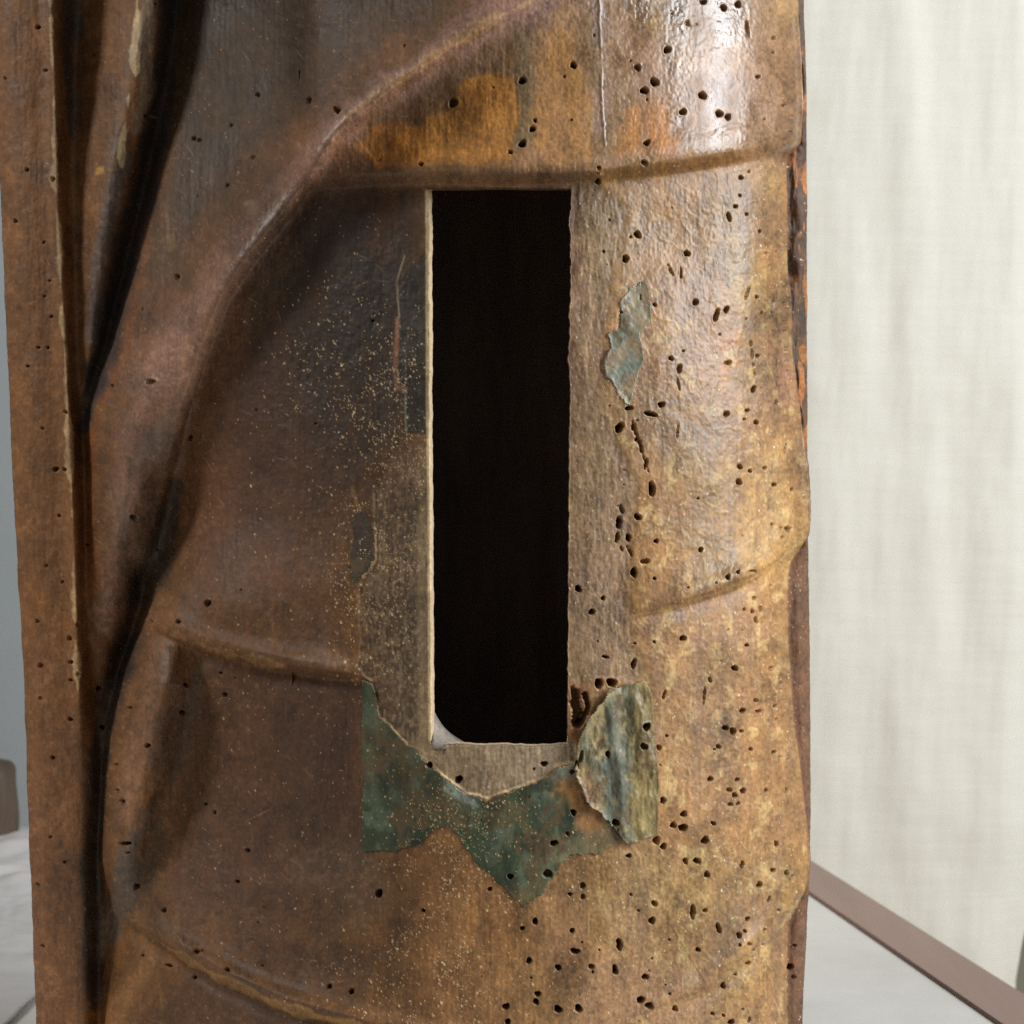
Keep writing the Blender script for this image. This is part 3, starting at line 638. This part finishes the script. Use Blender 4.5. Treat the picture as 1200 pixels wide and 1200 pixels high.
# grid of the front, row and column lines set to the rim of the slot
du = 1.15
cols = np.concatenate([np.linspace(0, 1, 438, endpoint=False), 1 + np.linspace(0, 1, 144, endpoint=False), 2 + np.linspace(0, 1, 262, endpoint=False), 3 + np.linspace(0, 1, 30)])
rows = np.concatenate([np.linspace(-260, -30, 40, endpoint=False), np.linspace(-30, SLOT['t'], 218, endpoint=False), np.linspace(SLOT['t'], SLOT['b'], 568, endpoint=False),
                       np.linspace(SLOT['b'], 1235, 314, endpoint=False), np.linspace(1235, 1500, 46)])
jL, jR = 438, 438 + 144; iT = 40 + 218; iB = iT + 568
V0 = np.repeat(rows[:, None], len(cols), 1); T0 = np.repeat(cols[None, :], len(rows), 0)
Lr = L_edge(rows)[:, None]; R1r = R1(rows)[:, None]; R2r = R2(rows)[:, None]
knots = [Lr, np.full_like(Lr, SLOT['l']), np.full_like(Lr, SLOT['r']), R1r, R2r]
U0 = np.zeros_like(V0)
for k in range(4):
    m = (cols >= k) & ((cols < k + 1) | (k == 3))
    U0[:, m] = knots[k] + (knots[k + 1] - knots[k]) * (cols[m] - k)
# uneven cut edges of the slot
in_v = smooth(V0, 205, 225) * smooth(V0, 890, 868); in_u = smooth(U0, 490, 506) * smooth(U0, 684, 664)
fadeL = np.exp(-((U0 - SLOT['l']) / 10) ** 2); fadeR = np.exp(-((U0 - SLOT['r']) / 12) ** 2)
fadeT = np.exp(-((V0 - SLOT['t']) / 10) ** 2); fadeB = np.exp(-((V0 - SLOT['b']) / 10) ** 2)
U = U0 + in_v * (fadeL * (0.9 * fbm(V0 * 0 + 3, V0, 40, 18, 200, 3) + np.interp(V0, [220, 500, 870], [-1, -0.5, 2])) + fadeR * (3.2 * fbm(V0 * 0 + 7, V0, 40, 26, 210, 4) * smooth(V0, 560, 420) + 1.1 * fbm(V0 * 0 + 7, V0, 40, 9, 220, 3) + np.interp(V0, [220, 330, 460, 870], [2.5, 1, 1, -1.5])))
V = V0 + in_u * (fadeT * (1.0 * fbm(U0, U0 * 0 + 5, 24, 40, 230, 3) + 1) + fadeB * (2.6 * fbm(U0, U0 * 0 + 5, 22, 40, 240, 4)))

M = np.zeros(U.shape)
for i, v in enumerate(rows): M[i] = macro_row(v, U[i])
for _ in range(3):                      # carve the recesses round instead of creased
    c = np.cumsum(np.pad(M[:, :300], ((0, 0), (4, 3)), mode='edge'), 1); c = np.pad(c, ((0, 0), (1, 0)))
    sm_ = (c[:, 7:] - c[:, :-7]) / 7; kq = smooth(np.arange(300), 290, 240) * smooth(np.arange(300), 0, 8)
    M[:, :300] = M[:, :300] * (1 - kq) + sm_[:, :300] * kq
M = M + macro_extra(U, V)
PIT = pits(U, V0); FR = fine_relief(U, V0)
Hh = M + FR + PIT
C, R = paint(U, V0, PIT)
def w_left(u, v):
    e = lambda a, b, sa, sb, w: w * np.exp(-((u - a) / sa) ** 2 - ((v - b) / sb) ** 2)
    g = e(470, 550, 34, 90, 1.1) + e(436, 470, 50, 90, 0.5) + e(440, 690, 45, 100, 0.8) + e(550, 1010, 75, 70, 0.9) + e(480, 1150, 80, 60, 0.7) + e(370, 420, 50, 80, 0.12)
    return np.clip(g, 0, 1) * (0.25 + 1.6 * smooth(fbm(u, v, 26, 30, 260, 4), -0.15, 0.35)) + 0.02 * (v > 250)
flecks(U, V0, C, R, Hh, 30000, (240, 240, 700, 1230), w_left, 5)
flecks(U, V0, C, R, Hh, 3600, (664, 190, 945, 1230), lambda u, v: 0.35 + 0.5 * (fbm(u, v, 40, 60, 250, 3) > 0.12), 6, (232, 204, 156))
flecks(U, V0, C, R, Hh, 2600, (0, 0, 420, 1230), lambda u, v: 0.5 + 0 * u, 7, (164, 128, 90))

def scratches(U, V, C, H, n, box_, seed, col, ang0):
    rng = np.random.RandomState(seed); cc = lin(col); vi = V[:, 0]
    for _ in range(n):
        a, b = rng.uniform(box_[0], box_[2]), rng.uniform(box_[1], box_[3]); L = rng.gamma(2.0, 7.0); an = ang0 + rng.normal(0, 0.5); bend = rng.normal(0, 0.012); op = rng.uniform(0.15, 0.5)
        for q in range(int(L)):
            i = int(np.searchsorted(vi, b)); 
            if i < 1 or i >= len(vi) - 1: break
            j = int(np.searchsorted(U[i], a))
            if j < 1 or j >= U.shape[1] - 1: break
            e = op * math.sin(math.pi * (q + 0.5) / L) * (0.5 + 0.5 * rng.rand())
            C[i, j] = C[i, j] * (1 - e) + cc * e; H[i, j] -= 0.5 * e
            an += bend; a += math.cos(an); b += math.sin(an)
scratches(U, V0, C, Hh, 260, (0, 0, 500, 1230), 21, (176, 138, 100), 0.5)
scratches(U, V0, C, Hh, 160, (100, 0, 500, 1230), 22, (40, 28, 20), 1.5)
scratches(U, V0, C, Hh, 260, (668, 0, 930, 1230), 23, (226, 196, 150), 1.3)
scratches(U, V0, C, Hh, 200, (668, 0, 930, 1230), 24, (84, 58, 38), 1.5)
def place(U, V, Hm, H):
    """image pixels -> metres; positions follow the smooth form Hm, depth follows H"""
    k = (D - Hm) / D
    return np.stack([(U - 600) * k * S, -H * S, (600 - V) * k * S], -1)
co = place(U, V, M, M)
dz_, dx_ = np.gradient(co, axis=0), np.gradient(co, axis=1)
N = np.cross(dx_, dz_); N /= np.linalg.norm(N, axis=-1, keepdims=True) + 1e-12
N *= np.where(N[..., 1:2] > 0, -1, 1)
N = N * np.array([0.8, 1, 0.8]); N /= np.linalg.norm(N, axis=-1, keepdims=True)
tail = smooth(V0, 1235, 1400) + smooth(V0, -40, -200)
co = co + N * ((Hh - M) * (1 - 0.6 * np.clip(tail, 0, 1)) * S)[..., None]
# run the ends out level: foot on the table, top sawn flat above the view
zb = co[:, :, 2]
ib = np.searchsorted(rows, 1235); it = np.searchsorted(rows, -30)
for i in range(ib, len(rows)):
    t = (i - ib) / (len(rows) - 1 - ib); zb[i] = zb[ib] * (1 - t) + (TZ + 0.0005) * t
for i in range(it):
    t = (it - i) / it; zb[i] = zb[it] * (1 - t) + 0.25 * t
nr, nc = U.shape
keep = np.ones((nr - 1, nc - 1), bool); keep[iT:iB, jL:jR] = False
faces = [grid_faces(nr, nc, keep)]
verts = [co.reshape(-1, 3)]; colr = [C.reshape(-1, 3)]; rgh = [R.reshape(-1)]
base = nr * nc
def add_strip(edge_idx, rings, col, closed, rr=0.8, flip=False):
    """extend an edge loop by rings of points; rings is a list of (n,3) arrays"""
    global base
    n = len(edge_idx); prev = np.asarray(edge_idx)
    for q in rings:
        cur = base + np.arange(n); verts.append(q); colr.append(np.broadcast_to(col, (n, 3)) if np.ndim(col) == 1 else col); rgh.append(np.full(n, rr)); base += n
        a = np.arange(n if closed else n - 1); b = (a + 1) % n
        f = np.stack([prev[a], cur[a], cur[b], prev[b]], -1)
        faces.append(f[:, ::-1] if flip else f); prev = cur
    return prev
flat = lambda i, j: i * nc + j
ii = np.arange(nr)
# flanks and back
ce = co[:, -1]; back = []
for k, (dx, dy) in enumerate([(0.5, 10), (-1, 30), (-3, 70), (-8, 130), (-30, 200), (-120, 240)]):
    q = ce.copy(); q[:, 0] += (dx + 1.2 * fbm(rows, rows * 0 + k, 20, 9, 300, 3)) * S; q[:, 1] += dy * S; back.append(q)
lastR = add_strip(flat(ii, nc - 1), back, lin((104, 70, 48)), False, 0.75)
ce = co[:, 0]; back = []
for k, (dx, dy) in enumerate([(-0.8, 8), (1, 40), (3, 110), (10, 190), (60, 240)]):
    q = ce.copy(); q[:, 0] += (dx + 1.5 * fbm(rows, rows * 0 + k, 20, 9, 310, 3)) * S; q[:, 1] += dy * S; back.append(q)
lastL = add_strip(flat(ii, 0), back, lin((110, 76, 48)), False, 0.75, flip=True)
a = np.arange(nr - 1)
faces.append(np.stack([lastR[a], lastL[a], lastL[a + 1], lastR[a + 1]], -1))     # back
# sawn top: centre line fan as quads
cen = base; vt = co[0].copy(); vt[:, 1] = np.maximum(vt[:, 1], 0.11); n = nc
verts.append(vt); colr.append(np.broadcast_to(lin((120, 84, 56)), (n, 3))); rgh.append(np.full(n, 0.8)); base += n
j = np.arange(nc - 1); faces.append(np.stack([flat(0, j), flat(0, j + 1), cen + j + 1, cen + j], -1))
# cut walls of the slot, from the rim inwards
loop = [flat(iT, j) for j in range(jL, jR)] + [flat(i, jR) for i in range(iT, iB)] + [flat(iB, j) for j in range(jR, jL, -1)] + [flat(i, jL) for i in range(iB, iT, -1)]
loop = np.array(loop); P0 = co.reshape(-1, 3)[loop]
Ul = U.ravel()[loop]; Vl = V.ravel()[loop]; Ml = M.ravel()[loop]
cl_ = np.clip((Ul - SLOT['l']) / (SLOT['r'] - SLOT['l']), 0, 1); rv = np.clip((Vl - SLOT['t']) / (SLOT['b'] - SLOT['t']), 0, 1)
onL = cl_ < 0.02; onR = cl_ > 0.98; onB = (rv > 0.985)
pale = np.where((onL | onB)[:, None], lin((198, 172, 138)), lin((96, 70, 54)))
rings = []
for k, (ins_l, ins_r, ins_t, ins_b, dep) in enumerate([(2.0, 0.6, 0.8, 1.0, 3), (3.8, 0.9, 1.4, 1.8, 8), (4.6, 1.0, 1.6, 2.2, 16), (4.6, 1, 1.5, 2, 40), (4, 0.5, 1, 1.5, 90), (2, -1, 0, 0, 150)]):
    u = Ul + np.where(onL, ins_l, 0) - np.where(onR, ins_r, 0); v = Vl + np.where(rv < 0.015, ins_t, 0) - np.where(onB, ins_b, 0)
    kk = (D - Ml + dep * (1.06 if dep > 10 else 0.6)) / D; jit = 0.5 * fbm(Vl + Ul, Vl * 0 + k * 3, 6, 6, 320, 3)
    rings.append(np.stack([(u + jit - 600) * kk * S, P0[:, 1] + dep * S, (600 - v) * kk * S], -1))
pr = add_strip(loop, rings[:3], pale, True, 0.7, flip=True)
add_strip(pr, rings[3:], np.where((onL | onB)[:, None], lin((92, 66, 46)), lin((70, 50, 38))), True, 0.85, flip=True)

statue = empty('wooden_statue', (0, 0.05, TZ), 'worm eaten carved wooden statue with draped folds and a narrow rectangular slot', 'statue')
def under_statue(o):
    o.parent = statue; o.matrix_parent_inverse = __import__('mathutils').Matrix.Translation((0, -0.05, -TZ))
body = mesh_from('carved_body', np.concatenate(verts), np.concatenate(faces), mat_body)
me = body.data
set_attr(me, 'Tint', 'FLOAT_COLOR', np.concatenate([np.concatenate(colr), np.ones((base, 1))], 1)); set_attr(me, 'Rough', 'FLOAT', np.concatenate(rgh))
under_statue(body)

# hollow inside behind the slot
def cavity():
    rng = np.random.RandomState(8)
    na, nz = 60, 60; th = np.linspace(math.radians(-8), math.radians(188), na)
    z = np.linspace(1120, 90, nz)
    TH, Z = np.meshgrid(th, z)
    r = 1 + 0.05 * fbm(TH * 60, Z, 20, 200, 330, 3)
    X = 590 + 240 * np.cos(TH) * r; dep = -140 - 360 * np.maximum(np.sin(TH), -0.1) * r
    co = np.stack([(X - 600) * S * 1.08, -dep * S, (600 - Z) * S * 1.08], -1)
    o = mesh_from('hollow_interior', co, grid_faces(nz, na), mat_cavity); under_statue(o)
cavity()

# pale wedge left in the lower corner of the slot
def wedge():
    n = 24; P = []
    for k in range(n):
        t = k / (n - 1); u = 506.5 + 56 * t; top = 828 + 44 * (1 - (1 - t) ** 2.6) + 1.2 * math.sin(9 * t)
        for s, dep in ((0.0, -34), (0.35, -22), (0.7, -14), (1.0, -10)):
            v = top + (877 - top) * s
            P.append(((u - 600) * S * (D - dep) / D, -dep * S, (600 - v) * S * (D - dep) / D))
    f = grid_faces(n, 4)
    m = plain_mat('pale_broken_wood', lin((158, 146, 132)), 0.8, nscale=500, amount=0.45, bstr=0.4)
    o = mesh_from('corner_splinter', P, f[:, ::-1], m); o['label'] = 'pale broken wood in the lower left corner of the slot'
    s_ = o.modifiers.new('thickness', 'SOLIDIFY'); s_.thickness = 0.002; s_.offset = -1; under_statue(o)
wedge()

# ------------------------------------------------------------------ layers of paint and paper that still cling round the slot
def layer(name, poly, step, lift, curl, painter, edge_noise, label):
    P = np.asarray(poly, float); lo = P.min(0) - 4; hi = P.max(0) + 4
    us = np.arange(lo[0], hi[0], step); vs_ = np.arange(lo[1], hi[1], step)
    V1, U1 = np.meshgrid(vs_, us, indexing='ij')
    sdm = poly_sd(U1, V1, poly) + edge_noise(U1, V1)
    m1 = np.zeros(U1.shape)
    for i, v in enumerate(vs_): m1[i] = macro_row(v, us)
    m1 = m1 + macro_extra(U1, V1); pit = pits(U1, V1); fr = fine_relief(U1, V1)
    a, b = bare_mask(U1, V1)
    rim = np.exp(-np.maximum(sdm, 0) / 3.5)
    h = m1 + 0.6 * fr + a * 1.0 + 0.8 * b + pit + lift + curl(U1, V1, sdm) + 0.7 * rim
    inside = sdm > 0
    keep = inside[:-1, :-1] & inside[1:, :-1] & inside[:-1, 1:] & inside[1:, 1:]
    C1, R1_ = painter(U1, V1, sdm, pit)
    h2 = h.copy(); flecks(U1, V1, C1, R1_, h2, *FLK[name]) if name in FLK else None
    co = place(U1, V1, m1, h2)
    f = grid_faces(*U1.shape, keep)
    used = np.unique(f); remap = np.full(U1.size, -1); remap[used] = np.arange(len(used))
    o = mesh_from(name, co.reshape(-1, 3)[used], remap[f], mat_patch)
    set_attr(o.data, 'Tint', 'FLOAT_COLOR', np.concatenate([C1.reshape(-1, 3)[used], np.ones((len(used), 1))], 1)); set_attr(o.data, 'Rough', 'FLOAT', R1_.reshape(-1)[used])
    s_ = o.modifiers.new('thickness', 'SOLIDIFY'); s_.thickness = 1.6 * S; s_.offset = -1
    o['label'] = label; under_statue(o)
    return o
FLK = {'green_paint_layer': (3600, (424, 820, 700, 1060), lambda u, v: np.exp(-((u - 540) / 60) ** 2 - ((v - 955) / 50) ** 2) + 0.12, 9)}
def mixcols(Cb, items):
    C = np.broadcast_to(lin(Cb), items[0][0].shape + (3,)).copy()
    for m, c, op in items: mm = (np.clip(m, 0, 1) * op)[..., None]; C = C * (1 - mm) + lin(c) * mm
    return C
def finish(C, U, V, pit, sdm, edge=(206, 190, 156)):
    wb_ = fbm(U, V, 14, 22, 350, 4); C = C * (1 + 0.6 * wb_[..., None])
    br = smooth(fbm(U, V, 26, 30, 352, 4) + 0.5 * fbm(U, V, 6, 8, 354, 3), 0.12, 0.4)[..., None] * 0.75; C = C * (1 - br) + lin((98, 78, 50)) * br
    pm = smooth(-pit, 4, 12)[..., None] * 0.85; C = C * (1 - pm) + lin((104, 74, 50)) * pm
    e = (1 - smooth(sdm, 0.3, 1.8))[..., None] * 0.5 * smooth(wb_, -0.2, 0.2)[..., None] if edge else 0
    if edge: C = C * (1 - e) + lin(edge) * e
    return np.clip(C, 0.004, 0.8)
def p_green(U, V, sdm, pit):
    n1 = fbm(U, V, 40, 50, 360, 4); n2 = fbm(U, V, 18, 24, 370, 4)
    C = mixcols((60, 70, 46), [(smooth(n1, 0.05, 0.35), (92, 80, 52), 0.8), (smooth(n2, 0.1, 0.35), (92, 104, 82), 0.7), (smooth(-n2, 0.1, 0.4), (42, 52, 40), 0.7),
        (np.exp(-((U - 474) / 12) ** 2 - ((V - 900) / 45) ** 2), (96, 76, 50), 0.7), (np.exp(-((U - 520) / 26) ** 2 - ((V - 945) / 22) ** 2), (100, 80, 48), 0.6),
        (smooth(poly_sd(U, V, [(520, 912), (545, 928), (560, 945), (545, 940), (520, 925)]) + 2 * n2, -3, 3), (150, 164, 150), 0.8),
        (smooth(poly_sd(U, V, [(640, 905), (700, 900), (720, 990), (690, 1000), (672, 950)]) + 14 * n2, -10, 10), (176, 122, 66), 0.85),
        (smooth(poly_sd(U, V, [(640, 985), (740, 960), (720, 1005), (650, 1010)]) + 10 * n2, -8, 8), (128, 118, 84), 0.7),
        (np.exp(-((U - 655) / 18) ** 2 - ((V - 905) / 10) ** 2), (132, 142, 126), 0.8), (np.exp(-((U - 610) / 24) ** 2 - ((V - 1050) / 12) ** 2), (112, 92, 56), 0.7)])
    near = np.minimum.reduce([np.hypot(U - a, V - b) for a, b in BARE_L[10:-3]])
    top = 1 - smooth(near, 8, 14)
    C = finish(C, U, V, pit, np.where(top > 0.3, sdm, 9))
    return C, np.full(U.shape, 0.5) + 0.1 * n1
def p_flake(U, V, sdm, pit):
    n1 = fbm(U, V, 20, 50, 380, 4); n2 = fbm(U, V, 10, 14, 390, 4)
    C = mixcols((114, 112, 86), [(smooth(n1, 0.05, 0.3), (160, 140, 96), 0.8), (smooth(-n1, 0.1, 0.4), (96, 108, 94), 0.8), (smooth(n2, 0.15, 0.35), (176, 150, 100), 0.6),
        (smooth(U + 8 * n2, 734, 748), (150, 128, 78), 0.8), (np.exp(-((U - 690) / 12) ** 2 - ((V - 930) / 30) ** 2), (180, 130, 82), 0.7), (np.exp(-((U - 722) / 10) ** 2 - ((V - 900) / 60) ** 2), (98, 98, 84), 0.7)])
    return finish(C, U, V, pit, np.where(U < 735, sdm, 9)), np.full(U.shape, 0.45)
def p_small(U, V, sdm, pit):
    n1 = fbm(U, V, 16, 20, 400, 4)
    C = mixcols((130, 118, 90), [(smooth(n1, 0.0, 0.3), (150, 136, 104), 0.8), (smooth(-n1, 0.1, 0.4), (98, 106, 90), 0.7), (smooth(V, 385, 395) * smooth(V, 470, 440), (106, 112, 96), 0.5), (smooth(fbm(U, V, 11, 13, 402, 4), -0.02, 0.25), (150, 120, 86), 0.65)])
    return finish(C, U, V, pit, sdm, (196, 200, 186)), np.full(U.shape, 0.42)
def p_dark(U, V, sdm, pit):
    n1 = fbm(U, V, 16, 20, 410, 4)
    C = mixcols((56, 56, 40), [(smooth(n1, -0.1, 0.25), (80, 60, 42), 0.85)])
    return finish(C, U, V, pit, np.full(U.shape, 9.0), None), np.full(U.shape, 0.5)
zero = lambda U, V, s: 0 * U
GREEN = [(424, 796), (436, 801), (446, 838), (470, 866), (503, 896), (545, 929), (572, 938), (604, 923), (634, 913), (650, 899), (676, 893), (690, 900), (712, 960), (730, 984), (700, 1002), (668, 1003), (652, 1020), (640, 1042), (613, 1063), (590, 1042), (560, 1014), (540, 984), (522, 968), (505, 976), (490, 990), (455, 998), (424, 998)]
layer('green_paint_layer', GREEN, 1.0, 1.0, zero, p_green, lambda U, V: 4.5 * fbm(U, V, 16, 16, 420, 5, 0.65) * smooth(U, 420, 445), 'dark green paint remains under the slot, pointed at the bottom')
FLAKE = [(715, 806), (735, 800), (756, 797), (764, 812), (767, 860), (772, 915), (771, 978), (735, 989), (724, 975), (700, 948), (684, 932), (674, 900), (677, 868), (688, 845), (700, 828)]
layer('paint_flake', FLAKE, 0.9, 2.5, lambda U, V, s: 5 * np.exp(-np.maximum(s, 0) / 8) * smooth(U, 722, 690) + 2.2 * np.exp(-((U - 722 - (V - 880) * 0.12) / 6) ** 2) + 4.5 * fbm(U, V, 17, 36, 430, 4) + 2.0, p_flake, lambda U, V: 4.5 * fbm(U, V, 16, 16, 440, 5, 0.65) * smooth(U, 764, 750), 'lifting grey green flake at the lower right corner of the slot')
FL2 = [(736, 337), (758, 330), (763, 350), (766, 376), (752, 392), (754, 412), (753, 430), (744, 458), (738, 476), (729, 466), (710, 440), (707, 428), (716, 408), (714, 392), (728, 384), (726, 355)]
layer('paint_flake', FL2, 0.9, 0.4, lambda U, V, s: 0.6 * np.exp(-np.maximum(s, 0) / 5) + 1.5 * fbm(U, V, 20, 20, 450, 3), p_small, lambda U, V: 5 * fbm(U, V, 14, 14, 460, 5, 0.65), 'small ragged grey green flake right of the slot')
layer('paint_flake', [(415, 602), (430, 600), (439, 622), (438, 652), (424, 676), (414, 690), (410, 650)], 1.0, 0.2, zero, p_dark, lambda U, V: 7.0 * fbm(U, V, 14, 18, 470, 5, 0.65), 'dark green paint remnant left of the slot')
